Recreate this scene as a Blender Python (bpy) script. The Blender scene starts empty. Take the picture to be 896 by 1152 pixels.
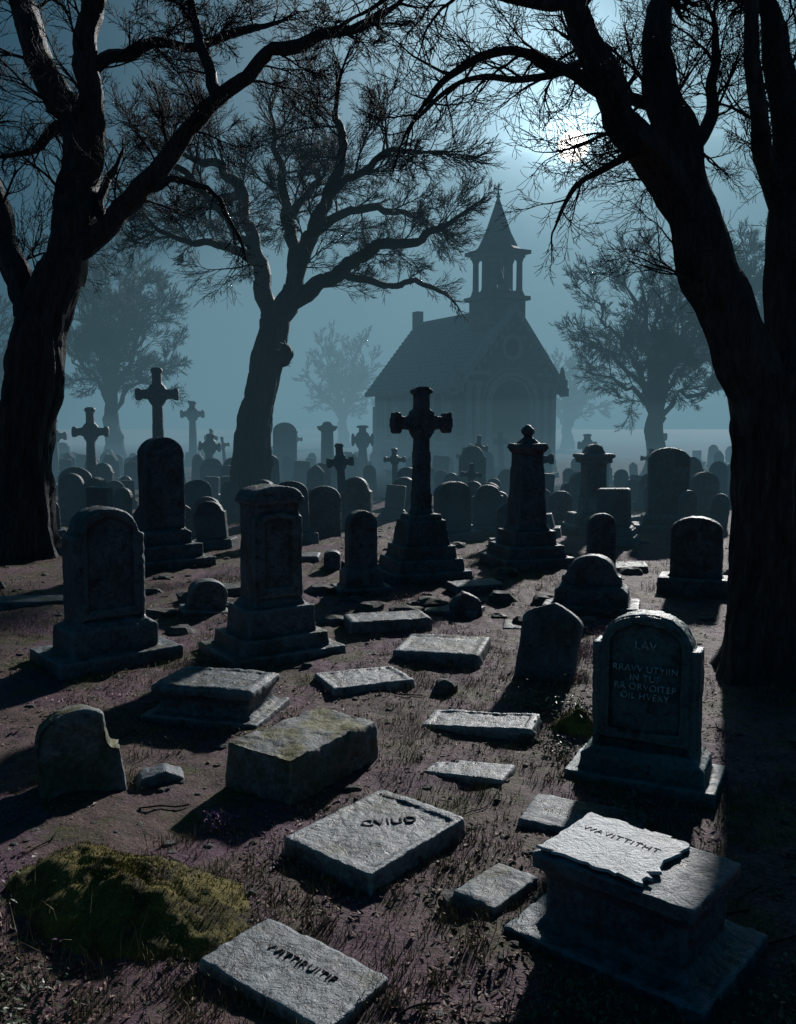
import bpy, math, random
from math import sin, cos, pi, radians, sqrt, exp
from mathutils import Vector, noise, Matrix
import bmesh
random.seed(7)
scn = bpy.context.scene
scn.view_settings.view_transform = 'Standard'
scn.view_settings.look = 'None'
scn.view_settings.exposure = 0
COL = scn.collection
SUN_AZ, SUN_EL = radians(21), radians(24)
MOON_AZ, MOON_EL = radians(10.8), radians(16.8)

# ------------------------------------------------------------ helpers
def nz(x, y, z=0.0):
    return noise.noise(Vector((x, y, z)))

def gh(x, y):
    h = .07*nz(x*.22, y*.22, 1.3) + .05*nz(x*.8, y*.8, 5.1)
    if y < 30:
        h += .03*nz(x*3.1, y*3.1, 2.0) + .018*nz(x*8.5, y*8.5, 7.0)
    return h

def mkobj(name, V, F, mat, smooth=False, parent=None, fix=False, loc=None, rot=None):
    me = bpy.data.meshes.new(name)
    me.from_pydata(V, [], F)
    if fix:
        bm = bmesh.new(); bm.from_mesh(me)
        bmesh.ops.recalc_face_normals(bm, faces=bm.faces)
        bm.to_mesh(me); bm.free()
    if smooth:
        me.polygons.foreach_set('use_smooth', [True]*len(me.polygons))
    me.update()
    if mat: me.materials.append(mat)
    ob = bpy.data.objects.new(name, me)
    COL.objects.link(ob)
    if parent: ob.parent = parent
    if loc: ob.location = loc
    if rot: ob.rotation_euler = rot
    return ob

class MB:
    def __init__(s): s.V = []; s.F = []
    def box(s, w, d, h, z=0, x=0, y=0, tw=1, td=1):
        b = len(s.V)
        for (zz, a, c) in ((z, 1, 1), (z+h, tw, td)):
            for sx, sy in ((-1, -1), (1, -1), (1, 1), (-1, 1)):
                s.V.append((x+sx*w/2*a, y+sy*d/2*c, zz))
        s.F += [(b, b+3, b+2, b+1), (b+4, b+5, b+6, b+7)]
        for i in range(4):
            j = (i+1) % 4
            s.F.append((b+i, b+j, b+4+j, b+4+i))
        return s
    def extr(s, prof, y0, y1, x=0, z=0):
        b = len(s.V); n = len(prof)
        for yy in (y0, y1):
            for p in prof: s.V.append((x+p[0], yy, z+p[1]))
        s.F.append(tuple(b+i for i in range(n)))
        s.F.append(tuple(b+n+i for i in reversed(range(n))))
        for i in range(n):
            j = (i+1) % n
            s.F.append((b+i, b+n+i, b+n+j, b+j))
        return s
    def ring(s, po, pi_, y0, y1, x=0, z=0, closed=True):
        b = len(s.V); n = len(po)
        for pr, yy in ((po, y0), (pi_, y0), (pi_, y1), (po, y1)):
            for p in pr: s.V.append((x+p[0], yy, z+p[1]))
        m = n if closed else n-1
        for k in range(4):
            k2 = (k+1) % 4
            for i in range(m):
                j = (i+1) % n
                s.F.append((b+k*n+i, b+k*n+j, b+k2*n+j, b+k2*n+i))
        if not closed:
            s.F.append((b, b+n, b+2*n, b+3*n))
            s.F.append((b+n-1, b+4*n-1, b+3*n-1, b+2*n-1))
        return s
    def lathe(s, prof, seg=16, x=0, y=0, z=0):
        b = len(s.V); n = len(prof)
        for r, zz in prof:
            for i in range(seg):
                a = 2*pi*i/seg
                s.V.append((x+r*cos(a), y+r*sin(a), z+zz))
        for k in range(n-1):
            for i in range(seg):
                j = (i+1) % seg
                s.F.append((b+k*seg+i, b+k*seg+j, b+(k+1)*seg+j, b+(k+1)*seg+i))
        s.F.append(tuple(b+i for i in reversed(range(seg))))
        s.F.append(tuple(b+(n-1)*seg+i for i in range(seg)))
        return s

# ------------------------------------------------------------ materials
def newmat(name):
    m = bpy.data.materials.new(name); m.use_nodes = True
    nt = m.node_tree
    return m, nt, nt.nodes, nt.links, nt.nodes['Principled BSDF']

def noise_node(N, L, vec, scale, detail=4, rough=.6, dist=0.0):
    n = N.new('ShaderNodeTexNoise'); n.inputs['Scale'].default_value = scale
    n.inputs['Detail'].default_value = detail; n.inputs['Roughness'].default_value = rough
    n.inputs['Distortion'].default_value = dist
    L.new(vec, n.inputs['Vector']); return n.outputs['Fac']

def ramp(N, L, fac, stops):
    r = N.new('ShaderNodeValToRGB')
    while len(r.color_ramp.elements) < len(stops): r.color_ramp.elements.new(.5)
    for e, (p, c) in zip(r.color_ramp.elements, stops):
        e.position = p; e.color = (c[0], c[1], c[2], 1) if hasattr(c, '__len__') else (c, c, c, 1)
    L.new(fac, r.inputs['Fac']); return r.outputs['Color']

def mixc(N, L, fac, a, b, mode='MIX'):
    m = N.new('ShaderNodeMix'); m.data_type = 'RGBA'; m.blend_type = mode
    if isinstance(fac, (int, float)): m.inputs['Factor'].default_value = fac
    else: L.new(fac, m.inputs['Factor'])
    for v, k in ((a, 6), (b, 7)):
        if isinstance(v, tuple): m.inputs[k].default_value = (v[0], v[1], v[2], 1)
        else: L.new(v, m.inputs[k])
    return m.outputs[2]

def math_n(N, L, op, a, b=None):
    m = N.new('ShaderNodeMath'); m.operation = op
    for i, v in enumerate((a, b)):
        if v is None: continue
        if isinstance(v, (int, float)): m.inputs[i].default_value = v
        else: L.new(v, m.inputs[i])
    return m.outputs[0]

def bump(N, L, B, pairs, strength=1.0):
    tot = None
    for h, di in pairs:
        q = math_n(N, L, 'MULTIPLY', h, di)
        tot = q if tot is None else math_n(N, L, 'ADD', tot, q)
    b = N.new('ShaderNodeBump'); b.inputs['Strength'].default_value = strength
    b.inputs['Distance'].default_value = 1.0
    L.new(tot, b.inputs['Height']); L.new(b.outputs['Normal'], B.inputs['Normal'])

def stone(name, c1, c2, moss=.3, rough=.5, lichen=.5, mosscol=(.055, .06, .014), bscale=1.0, edge=.5, blocks=False):
    m, nt, N, L, B = newmat(name)
    g = N.new('ShaderNodeNewGeometry'); P = g.outputs['Position']
    n1 = noise_node(N, L, P, 2.6, 6, .68, .4)
    n2 = noise_node(N, L, P, 34, 5, .75)
    n3 = noise_node(N, L, P, 9, 5, .72, .5)
    base = ramp(N, L, n1, [(.36, c1), (.64, c2)])
    base = mixc(N, L, .85, base, ramp(N, L, n2, [(.34, .25), (.5, .9), (.66, 1.3)]), 'MULTIPLY')
    lf = ramp(N, L, n3, [(.56, 0), (.63, lichen)])
    base = mixc(N, L, lf, base, (c2[0]*1.4, c2[1]*1.45, c2[2]*1.35))
    df = ramp(N, L, n3, [(.36, .85), (.46, 0)])
    base = mixc(N, L, df, base, (c1[0]*.3, c1[1]*.32, c1[2]*.3))
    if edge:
        ef = ramp(N, L, g.outputs['Pointiness'], [(.50, 0), (.56, edge)])  # paler convex edges: wear plus a rim highlight put into the colour
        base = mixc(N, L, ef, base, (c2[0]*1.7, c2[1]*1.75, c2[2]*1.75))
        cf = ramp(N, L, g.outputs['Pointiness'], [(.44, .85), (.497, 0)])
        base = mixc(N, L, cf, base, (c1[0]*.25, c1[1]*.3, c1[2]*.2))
    if blocks:
        tc = N.new('ShaderNodeTexCoord'); s3 = N.new('ShaderNodeSeparateXYZ'); L.new(tc.outputs['Object'], s3.inputs[0])
        cb = N.new('ShaderNodeCombineXYZ'); L.new(math_n(N, L, 'ADD', s3.outputs[0], s3.outputs[1]), cb.inputs[0]); L.new(s3.outputs[2], cb.inputs[1])
        br = N.new('ShaderNodeTexBrick'); L.new(cb.outputs[0], br.inputs['Vector']); br.inputs['Scale'].default_value = 1
        br.inputs['Brick Width'].default_value = .75; br.inputs['Row Height'].default_value = .36; br.inputs['Mortar Size'].default_value = .022
        br.inputs['Color1'].default_value = (1.25, 1.25, 1.25, 1); br.inputs['Color2'].default_value = (.6, .6, .6, 1); br.inputs['Mortar'].default_value = (.25, .25, .25, 1)
        base = mixc(N, L, .9, base, br.outputs['Color'], 'MULTIPLY')
    sp = N.new('ShaderNodeSeparateXYZ'); L.new(g.outputs['Normal'], sp.inputs[0])
    up = ramp(N, L, sp.outputs['Z'], [(.1, .35), (.9, 1)])
    nm = math_n(N, L, 'SUBTRACT', 1.0, n1)
    mf = math_n(N, L, 'MULTIPLY', up, ramp(N, L, nm, [(.62-moss*.35, 0), (.72-moss*.35, 1)]))
    mf = math_n(N, L, 'MULTIPLY', mf, min(1, moss*2.2))
    base = mixc(N, L, mf, base, mosscol)
    L.new(base, B.inputs['Base Color'])
    rr = N.new('ShaderNodeMapRange'); rr.inputs['From Min'].default_value = .3; rr.inputs['From Max'].default_value = .7
    rr.inputs['To Min'].default_value = rough-.12; rr.inputs['To Max'].default_value = rough+.25
    L.new(n3, rr.inputs['Value']); L.new(rr.outputs[0], B.inputs['Roughness'])
    B.inputs['Specular IOR Level'].default_value = .5
    bump(N, L, B, [(n3, .022*bscale), (n2, .011*bscale)])
    return m

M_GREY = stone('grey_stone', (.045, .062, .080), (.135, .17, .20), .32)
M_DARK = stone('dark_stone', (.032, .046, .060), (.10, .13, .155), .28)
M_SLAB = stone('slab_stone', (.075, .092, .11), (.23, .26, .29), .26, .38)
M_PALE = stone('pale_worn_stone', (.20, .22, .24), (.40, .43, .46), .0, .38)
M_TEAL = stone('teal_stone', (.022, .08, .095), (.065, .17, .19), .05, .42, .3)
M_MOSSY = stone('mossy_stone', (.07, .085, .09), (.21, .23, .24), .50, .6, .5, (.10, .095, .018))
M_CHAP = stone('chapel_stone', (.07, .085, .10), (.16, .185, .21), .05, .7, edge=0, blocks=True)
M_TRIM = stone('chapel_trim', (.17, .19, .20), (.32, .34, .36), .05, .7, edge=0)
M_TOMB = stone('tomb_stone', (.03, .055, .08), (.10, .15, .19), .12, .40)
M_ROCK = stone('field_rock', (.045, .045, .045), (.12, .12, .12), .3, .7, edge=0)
def simple(name, c, rough=.7, nscale=30, var=.5, metallic=0):
    m, nt, N, L, B = newmat(name)
    g = N.new('ShaderNodeNewGeometry')
    n = noise_node(N, L, g.outputs['Position'], nscale, 2, .6)
    lo = tuple(v*(1-var) for v in c); hi = tuple(v*(1+var) for v in c)
    L.new(ramp(N, L, n, [(.35, lo), (.65, hi)]), B.inputs['Base Color'])
    B.inputs['Roughness'].default_value = rough
    B.inputs['Specular IOR Level'].default_value = .25
    return m
M_LETTER_D = simple('engraved_letter', (.015, .018, .022), .8)
M_LETTER_L = simple('pale_letter', (.40, .58, .62), .7, 40, .6)
M_ROOF = simple('roof_slate', (.13, .145, .16), .5, 6, .5)
M_DOORD = simple('dark_wood', (.008, .009, .01), .8)
def bark():
    m, nt, N, L, B = newmat('bark')
    g = N.new('ShaderNodeNewGeometry')
    mp = N.new('ShaderNodeMapping'); mp.inputs['Scale'].default_value = (1, 1, .2)
    L.new(g.outputs['Position'], mp.inputs['Vector'])
    n1 = noise_node(N, L, mp.outputs['Vector'], 16, 5, .7, .8)
    L.new(ramp(N, L, n1, [(.38, (.010, .013, .016)), (.62, (.07, .078, .086))]), B.inputs['Base Color'])
    B.inputs['Roughness'].default_value = .65
    bump(N, L, B, [(n1, .12)])
    return m
M_BARK = bark()
M_TWIG = simple('twig_bark', (.020, .023, .027), .8, 3)

def ground_mat():
    m, nt, N, L, B = newmat('graveyard_soil')
    g = N.new('ShaderNodeNewGeometry'); P = g.outputs['Position']
    a = noise_node(N, L, P, .75, 5, .68, .5)
    b = noise_node(N, L, P, 5, 6, .75)
    c = noise_node(N, L, P, 45, 5, .8)
    d = noise_node(N, L, P, 1.4, 6, .72, .3)
    base = ramp(N, L, b, [(.32, (.05, .034, .032)), (.5, (.135, .082, .072)), (.7, (.25, .16, .135))])
    base = mixc(N, L, ramp(N, L, a, [(.45, 0), (.58, .75)]), base, (.17, .075, .14))
    base = mixc(N, L, ramp(N, L, d, [(.52, 0), (.60, .9)]), base, (.095, .095, .028))
    base = mixc(N, L, .9, base, ramp(N, L, c, [(.34, .15), (.5, .9), (.64, 1.8)]), 'MULTIPLY')
    L.new(base, B.inputs['Base Color'])
    B.inputs['Roughness'].default_value = .7
    B.inputs['Specular IOR Level'].default_value = .35
    bump(N, L, B, [(b, .10), (c, .04)])
    return m
M_GROUND = ground_mat()

# ------------------------------------------------------------ ground
def axis(lo, hi, fine_lo, fine_hi, step, grow):
    vals = []; v = fine_lo
    while v <= fine_hi: vals.append(v); v += step
    s = step; v = vals[-1]
    while v < hi:
        s *= grow; v += s; vals.append(v)
    s = step; v = vals[0]; left = []
    while v > lo:
        s *= grow; v -= s; left.append(v)
    return left[::-1]+vals
xs = axis(-500, 500, -4.5, 4.5, .045, 1.06)
ys = axis(-60, 800, 3.0, 10.5, .045, 1.035)
V = [(x, y, gh(x, y)) for y in ys for x in xs]
nx = len(xs)
F = [(j*nx+i, j*nx+i+1, (j+1)*nx+i+1, (j+1)*nx+i) for j in range(len(ys)-1) for i in range(nx-1)]
mkobj('ground', V, F, M_GROUND, True)

# ------------------------------------------------------------ weathered stone
TX = []
for nm, s in (('cl_big', .35), ('cl_small', .06)):
    t = bpy.data.textures.new(nm, 'CLOUDS'); t.noise_scale = s; t.noise_depth = 3; TX.append(t)
def weather(ob, voxel=.02, amp=.03, amp2=.014):
    m = ob.modifiers.new('r', 'REMESH'); m.mode = 'VOXEL'; m.voxel_size = voxel; m.use_smooth_shade = True
    for t, a in ((TX[0], amp), (TX[1], amp2)):
        d = ob.modifiers.new('d', 'DISPLACE'); d.texture = t; d.texture_coords = 'GLOBAL'; d.strength = a; d.mid_level = .5
def soft(ob, w=.02):
    b = ob.modifiers.new('b', 'BEVEL'); b.width = w; b.segments = 2; b.limit_method = 'ANGLE'

def arch(w, hs, rise, n=14, kind='round'):
    P = [(-w/2, 0), (w/2, 0)]
    if kind == 'gothic':
        for i in range(n+1):
            s = i/n; P.append((w/2*(1-s), hs+rise*s**.6))
        for i in range(1, n+1):
            s = 1-i/n; P.append((-w/2*(1-s), hs+rise*s**.6))
    elif kind == 'shoulder':
        P += [(w/2, hs), (w*.42, hs), (w*.42, hs+rise*.12)]
        for i in range(1, n):
            t = pi*i/n; P.append((w*.40*cos(t), hs+rise*.12+rise*.88*sin(t)))
        P += [(-w*.42, hs+rise*.12), (-w*.42, hs), (-w/2, hs)]
    elif kind == 'broken':
        P += [(w*.5, hs-.12), (w*.40, hs-.10), (w*.36, hs+.02)]
        for i in range(4, n+1):
            t = pi*i/n; P.append((w/2*cos(t), hs+rise*sin(t)))
    elif kind == 'flat':
        P += [(w/2, hs+rise*.8), (w*.42, hs+rise), (-w*.42, hs+rise), (-w/2, hs+rise*.8)]
    else:
        for i in range(n+1):
            t = pi*i/n; P.append((w/2*cos(t), hs+rise*sin(t)))
    return P

def place(ob, X, Y, rot, tx=0, ty=0, sink=.03):
    ob.location = (X, Y, gh(X, Y)-sink)
    ob.rotation_euler = (radians(tx), radians(ty), radians(rot))

def headstone(name, X, Y, w, h, t, kind='round', rise=.5, rot=0, tiers=(), mat=None, vox=.02, ring=False, tx=0, ty=0, amp=.03):
    mb = MB(); z = -.12
    for i, (a, b, c) in enumerate(tiers):
        hh = c + (.12 if i == 0 else 0)
        mb.box(a, b, hh, z, tw=.985, td=.985); z += hh-.005
        if i == len(tiers)-1 and len(tiers) > 1:
            mb.box(a*.98, b*.98, .06, z, tw=.82, td=.8); z += .05
    rr = w*rise
    zb = z if tiers else -.25
    H = h - (zb+0) if not tiers else h
    hs = H-rr
    mb.extr(arch(w, hs, rr, 16, kind), -t/2, t/2, z=zb)
    if ring:
        kk = 'round' if kind == 'shoulder' else kind
        o = arch(w*(.8 if kind == 'shoulder' else .97), hs, rr*.95, 16, kk)
        i_ = arch(w*.66, hs, rr*.66, 16, kk)
        o = [(x, max(zz, .06)) for x, zz in o]; i_ = [(x, max(zz, .14)) for x, zz in i_]
        mb.ring(o, i_, -t/2-.035, -t/2+.03, z=zb)
        if kind == 'shoulder':
            for sx in (-1, 1):
                mb.lathe([(.04, 0), (.03, .05), (.028, hs-.1), (.042, hs-.04), (.045, hs)], 10, x=sx*w*.44, y=-t/2, z=zb)
    ob = mkobj(name, mb.V, mb.F, mat or M_DARK, fix=True)
    if vox: weather(ob, vox, amp, .014)
    else: soft(ob, .025)
    place(ob, X, Y, rot, tx, ty)
    ob['zb'] = zb
    return ob

def ledger(name, X, Y, w, d, h, rot, mat=None, vox=.018, panel=True, tx=0, ty=0, plinth=None, amp=.03):
    mb = MB(); z = -.1
    if plinth:
        mb.box(w+plinth[0]*2, d+plinth[0]*2, plinth[1]+.1, z); z += plinth[1]+.095
        mb.box(w*1.04, d*1.06, .06, z-.02, tw=.92, td=.9)
        mb.box(w*.93, d*.9, h-plinth[1]-.07, z); z += h-plinth[1]-.075
        mb.box(w*.95, d*.93, .045, z-.04, tw=1.09, td=1.12)
        mb.box(w*1.05, d*1.06, .07, z)
        z += .07
    else:
        mb.box(w, d, h+.1, z, tw=.96, td=.96); z += h+.1
    if panel:
        a, b = w*.42, d*.41
        o = [(-w*.475, -d*.47), (w*.475, -d*.47), (w*.475, d*.47), (-w*.475, d*.47)]
        i_ = [(-a, -b), (a, -b), (a, b), (-a, b)]
        b0 = len(mb.V)
        for pr, zz in ((o, z-.02), (i_, z-.02), (i_, z+.014), (o, z+.014)):
            for p in pr: mb.V.append((p[0], p[1], zz))
        for k in range(4):
            for q in range(4):
                k2 = (k+1) % 4; j = (q+1) % 4
                mb.F.append((b0+k*4+q, b0+k*4+j, b0+k2*4+j, b0+k2*4+q))
    ob = mkobj(name, mb.V, mb.F, mat or M_SLAB, fix=True)
    if vox: weather(ob, vox, amp, .018)
    else: soft(ob)
    place(ob, X, Y, rot, tx, ty)
    return ob

def text(parent, body, size, loc, rot, mat, ext=.012):
    cu = bpy.data.curves.new('inscription', 'FONT'); cu.body = body; cu.size = size
    cu.align_x = 'CENTER'; cu.align_y = 'CENTER'; cu.extrude = ext; cu.space_line = 1.0; cu.space_character = 1.08; cu.offset = -.0012
    cu.materials.append(mat)
    o = bpy.data.objects.new('inscription', cu); COL.objects.link(o)
    o.parent = parent; o.location = loc; o.rotation_euler = rot
    return o

# ------------------------------------------------------------ foreground monuments
s = ledger('ledger_stone', -.48, 3.86, .80, .47, .10, -36, M_SLAB, .013, panel=False, ty=2)
text(s, 'VVITTIRUITIF', .068, (0.0, .04, .102), (0, 0, 0), M_LETTER_D, .006)
s = ledger('ledger_stone', -.13, 5.15, .72, .92, .13, -40, M_SLAB, .014, tx=1)
text(s, 'CVIUD', .11, (.0, .12, .128), (0, 0, radians(50)), M_LETTER_D, .008)
ledger('tomb_chest', -.68, 6.28, .62, 1.02, .32, -35, M_MOSSY, .016, panel=False, amp=.09)
headstone('headstone', -2.2, 6.0, .54, .56, .24, 'broken', .36, 22, (), M_MOSSY, .015, tx=-6, ty=-6, amp=.10)
ledger('tomb_chest', -1.6, 7.65, .9, .6, .36, -14, M_GREY, .016, panel=True, plinth=(.09, .10))
headstone('headstone', -3.15, 9.4, .78, 1.22, .34, 'shoulder', .36, 40, ((1.35, .95, .16), (.95, .58, .26)), M_GREY, .02, ring=True)

def pillar(name, X, Y, rot, tiers, pw, pd, ph, taper, top, mat, vox=.022):
    mb = MB(); z = -.12
    for i, (a, b, c) in enumerate(tiers):
        hh = c+(.12 if i == 0 else 0)
        mb.box(a, b, hh, z, tw=.97, td=.97); z += hh-.004
    mb.box(pw*1.2, pd*1.2, .07, z, tw=.88, td=.88); z += .065
    mb.box(pw, pd, ph, z, tw=taper, td=taper); z += ph
    w2, d2 = pw*taper, pd*taper
    if top == 'segment':
        mb.box(w2*1.16, d2*1.16, .07, z-.03)
        mb.extr([(p[0], p[1]) for p in arch(w2*1.1, .02, .11)], -d2*.56, d2*.56, z=z+.03)
        o = arch(pw*.86, ph*.78, pw*.2); i_ = arch(pw*.62, ph*.78, pw*.1)
        o = [(x, max(q, .05)) for x, q in o]; i_ = [(x, max(q, .14)) for x, q in i_]
        mb.ring(o, i_, -pd/2-.03, -pd/2+.05, z=z-ph)
        mb.box(.07, .05, ph*.8, z-ph+.04, x=-pw*.46, y=-pd*.47); mb.box(.07, .05, ph*.8, z-ph+.04, x=pw*.46, y=-pd*.47)
    elif top == 'urn':
        mb.box(w2*1.18, d2*1.18, .06, z-.02); mb.box(w2*1.35, d2*1.35, .09, z+.035, tw=.9, td=.9)
        mb.box(w2*.8, d2*.8, .1, z+.12, tw=.5, td=.5)
        mb.lathe([(.05, 0), (.10, .03), (.05, .07), (.12, .13), (.13, .19), (.07, .25), (.03, .28)], 14, z=z+.18)
    elif top == 'block':
        mb.box(w2*1.5, d2*1.3, .12, z-.02); mb.box(w2*1.75, d2*1.4, .1, z+.1)
        mb.box(w2*1.1, d2*1.1, .12, z+.19, tw=.6, td=.6)
        mb.extr(arch(w2*.8, .02, .15), -d2*.4, d2*.4, z=z+.25)
    ob = mkobj(name, mb.V, mb.F, mat, fix=True)
    weather(ob, vox, .03, .012)
    place(ob, X, Y, rot)
    return ob
pillar('pedestal_monument', -1.42, 9.75, 33, ((1.36, 1.08, .14), (1.04, .84, .16), (.8, .64, .30)), .55, .42, 1.1, .97, 'segment', M_GREY, .018)
headstone('headstone', -.56, 13.3, .46, .88, .25, 'round', .45, 18, ((.84, .6, .12), (.6, .42, .22)), M_DARK, .022)
pillar('pedestal_monument', 2.35, 16.1, 18, ((1.4, 1.2, .2), (1.12, .98, .22), (.86, .76, .26)), .58, .52, 1.38, .78, 'urn', M_DARK, .024)
headstone('headstone', -4.25, 15.9, .74, 1.65, .36, 'round', .45, 36, ((1.6, 1.15, .2), (1.2, .85, .25), (.9, .6, .22)), M_DARK, .024)

def cross_prof(zb, zc, zt, arm, a, b):
    right = [(a*1.25, zb), (a*.95, zc-a*2.2), (a*1.5, zc-a*1.5), (a*1.6, zc-a*1.0), (arm*.72, zc-a*.8), (arm*.78, zc-b), (arm*.95, zc-b*1.05), (arm, zc-b*.5),
             (arm, zc+b*.5), (arm*.95, zc+b*1.05), (arm*.78, zc+b), (arm*.72, zc+a*.8), (a*1.6, zc+a*1.0), (a*1.5, zc+a*1.5), (a*.9, zc+a*2.0),
             (a*.85, zt-arm*.25), (b, zt-arm*.2), (b, zt-.05), (b*.5, zt)]
    return right+[(-x, z) for x, z in reversed(right)]
def cross(name, X, Y, rot, tiers, H, arm, a, b, t, mat, vox=.024, zcf=.72, tx=0, ty=0, neck=True):
    mb = MB(); z = -.12
    for i, (p, q, c) in enumerate(tiers):
        hh = c+(.12 if i == 0 else 0)
        mb.box(p, q, hh, z, tw=.95 if c < .3 else .85, td=.95 if c < .3 else .85); z += hh-.004
    mb.extr(cross_prof(0, H*zcf, H, arm, a, b), -t/2, t/2, z=z)
    if neck: mb.box(a*2.9, t*1.4, .1, z-.02, tw=.85, td=.8)
    ob = mkobj(name, mb.V, mb.F, mat, fix=True)
    if vox: weather(ob, vox, .035, .012)
    else: soft(ob, .02)
    place(ob, X, Y, rot, tx, ty)
    return ob
cross('cross_monument', .39, 14.9, 20, ((1.45, 1.25, .2), (1.2, 1.03, .2), (.98, .84, .22), (.8, .66, .42), (.58, .48, .1)), 2.12, .52, .12, .17, .24, M_DARK, .02)
cross('stone_cross', -7.0, 26, 8, ((1.3, 1.1, .3), (.9, .8, .5)), 3.5, .62, .15, .17, .3, M_DARK, .035, .78)
cross('stone_cross', -10.7, 31, 10, ((1.4, 1.1, .3), (.9, .8, .4)), 2.5, .62, .15, .18, .3, M_DARK, .04, .66)
cross('stone_cross', -12.9, 56, 5, ((1.6, 1.3, .4), (1, .9, .5)), 3.2, .75, .2, .24, .4, M_DARK, 0, .75)
cross('stone_cross', -1.75, 44, 0, ((1.4, 1.2, .3), (1, .9, .5)), 1.8, .55, .2, .3, .4, M_DARK, 0, .6)
cross('stone_cross', 10.0, 47, 10, ((1.2, 1, .3),), 1.9, .5, .16, .2, .3, M_DARK, 0, .68)
cross('stone_cross', -17, 44, 10, ((1.2, 1, .3),), 2.6, .6, .16, .2, .3, M_DARK, 0, .68)
cross('stone_cross', -20, 50, 0, ((1.2, 1, .3),), 2.9, .7, .18, .2, .3, M_DARK, 0, .7)
cross('stone_cross', 14.5, 50, 0, ((1.2, 1, .3),), 2.4, .6, .18, .2, .3, M_DARK, 0, .7)
cross('stone_cross', -8.6, 40, 0, ((1.2, 1, .3),), 1.9, .5, .16, .2, .3, M_DARK, 0, .7, ty=5)
pillar('pedestal_monument', -3.5, 44, 10, ((1.5, 1.3, .3), (1.1, 1, .3)), .62, .6, 1.7, .9, 'block', M_DARK, .05)
headstone('headstone', -5.6, 44, 1.15, 2.5, .4, 'round', .4, 12, ((1.6, .9, .25),), M_DARK, 0)
pillar('pedestal_monument', 4.65, 21.1, 8, ((1.35, 1.2, .2), (1.05, .9, .25)), .56, .5, 1.15, .86, 'block', M_DARK, .03)
headstone('headstone', 6.35, 20.8, .95, 1.55, .3, 'round', .3, -10, ((1.6, .9, .22), (1.2, .6, .2)), M_DARK, .03)
headstone('headstone', 4.55, 13.4, .76, .92, .22, 'round', .28, -22, ((1.1, .6, .28),), M_DARK, .022)
headstone('headstone', 2.68, 12.1, .8, .42, .3, 'shoulder', .35, -16, ((1.3, .8, .12), (1.0, .55, .2)), M_DARK, .022)
headstone('headstone', 3.05, 13.2, .42, 1.25, .2, 'round', .45, -5, (), M_DARK, .022)
headstone('headstone', 1.46, 8.7, .6, .78, .12, 'gothic', .32, -24, (), M_DARK, .016, tx=-9, ty=7)
hsV = headstone('carved_headstone', 1.80, 6.25, .76, .99, .17, 'shoulder', .3, -27, ((1.06, .6, .12), (.88, .42, .12)), M_TEAL, .012, ring=True)
zb = hsV['zb']
text(hsV, 'LAV', .085, (0, -.095, zb+.76), (radians(90), 0, 0), M_LETTER_L)
text(hsV, 'RRAVV UTYIIN\nIN TUF\nRR ORVOITEP\nOIL HVERY', .066, (0, -.095, zb+.49), (radians(90), 0, 0), M_LETTER_L)
ledger('ledger_stone', 1.18, 5.45, .76, .46, .07, -24, M_GREY, .016, panel=False)
s = ledger('tomb_chest', 1.16, 4.14, .78, .54, .47, -41, M_TOMB, .013, panel=False, plinth=(.12, .09), amp=.02)
rgw = random.Random(3); outl = []
for k in range(60):
    u = k/60*4; e = int(u); f = u-e
    hw, hd = .27, .268
    p = [(-hw+2*hw*f, -hd), (hw, -hd+2*hd*f), (hw-2*hw*f, hd), (-hw, hd-2*hd*f)][e]
    q = .006 if e in (3,) else .035
    outl.append((p[0]+rgw.uniform(-q, q), p[1]+rgw.uniform(-q, q*.2)*(.6 if e in (0, 2) else 1)*(1 if e else -1)))
Vt = [(x, y, 0) for x, y in outl]+[(x*.985, y*.985, .014) for x, y in outl]
Ft = [tuple(range(60))[::-1], tuple(range(60, 120))]+[(i, (i+1) % 60, 60+(i+1) % 60, 60+i) for i in range(60)]
sp = mkobj('worn_top', Vt, Ft, M_PALE, fix=True, parent=s); sp.location = (-.12, 0.0, .473)
text(s, 'WAVITTITHT', .066, (-.12, .07, .486), (0, 0, 0), M_LETTER_D, .004)
ledger('ledger_stone', .53, 4.56, .28, .44, .08, -41, M_GREY, .014, panel=False)
for a in ((.53, 6.32, .62, .34, .06, -24, False), (.70, 7.25, .98, .42, .08, -18, True), (.5, 9.6, .98, .85, .15, -14, True),
          (-.34, 8.6, .87, .66, .09, 22, True), (-.14, 10.9, 1.05, .6, .15, 12, True), (.75, 11.9, .8, .5, .08, -20, False),
          (1.75, 10.9, .9, .5, .06, -10, False), (-2.6, 13.4, 1.0, .6, .12, 20, True), (-5.2, 12.4, .9, .5, .1, 30, False),
          (1.2, 13.6, .8, .5, .12, 15, False), (3.9, 15.5, 1.0, .6, .12, -10, True), (-1.9, 16.5, .9, .5, .14, 0, False)):
    ledger('ledger_stone', *a[:6], M_SLAB if a[1] < 9 else M_GREY, .017 if a[1] < 9 else .024, panel=a[6], tx=random.uniform(-2, 2), ty=random.uniform(-4, 4))
headstone('headstone', -2.62, 11.9, .5, .40, .3, 'round', .35, 20, ((.7, .5, .08),), M_GREY, .022, ty=6)
headstone('headstone', .92, 11.7, .4, .34, .2, 'gothic', .4, 10, (), M_DARK, .02, ty=-8)
headstone('headstone', -1.15, 15.4, .3, .35, .2, 'round', .3, 0, (), M_GREY, .02)
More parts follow.
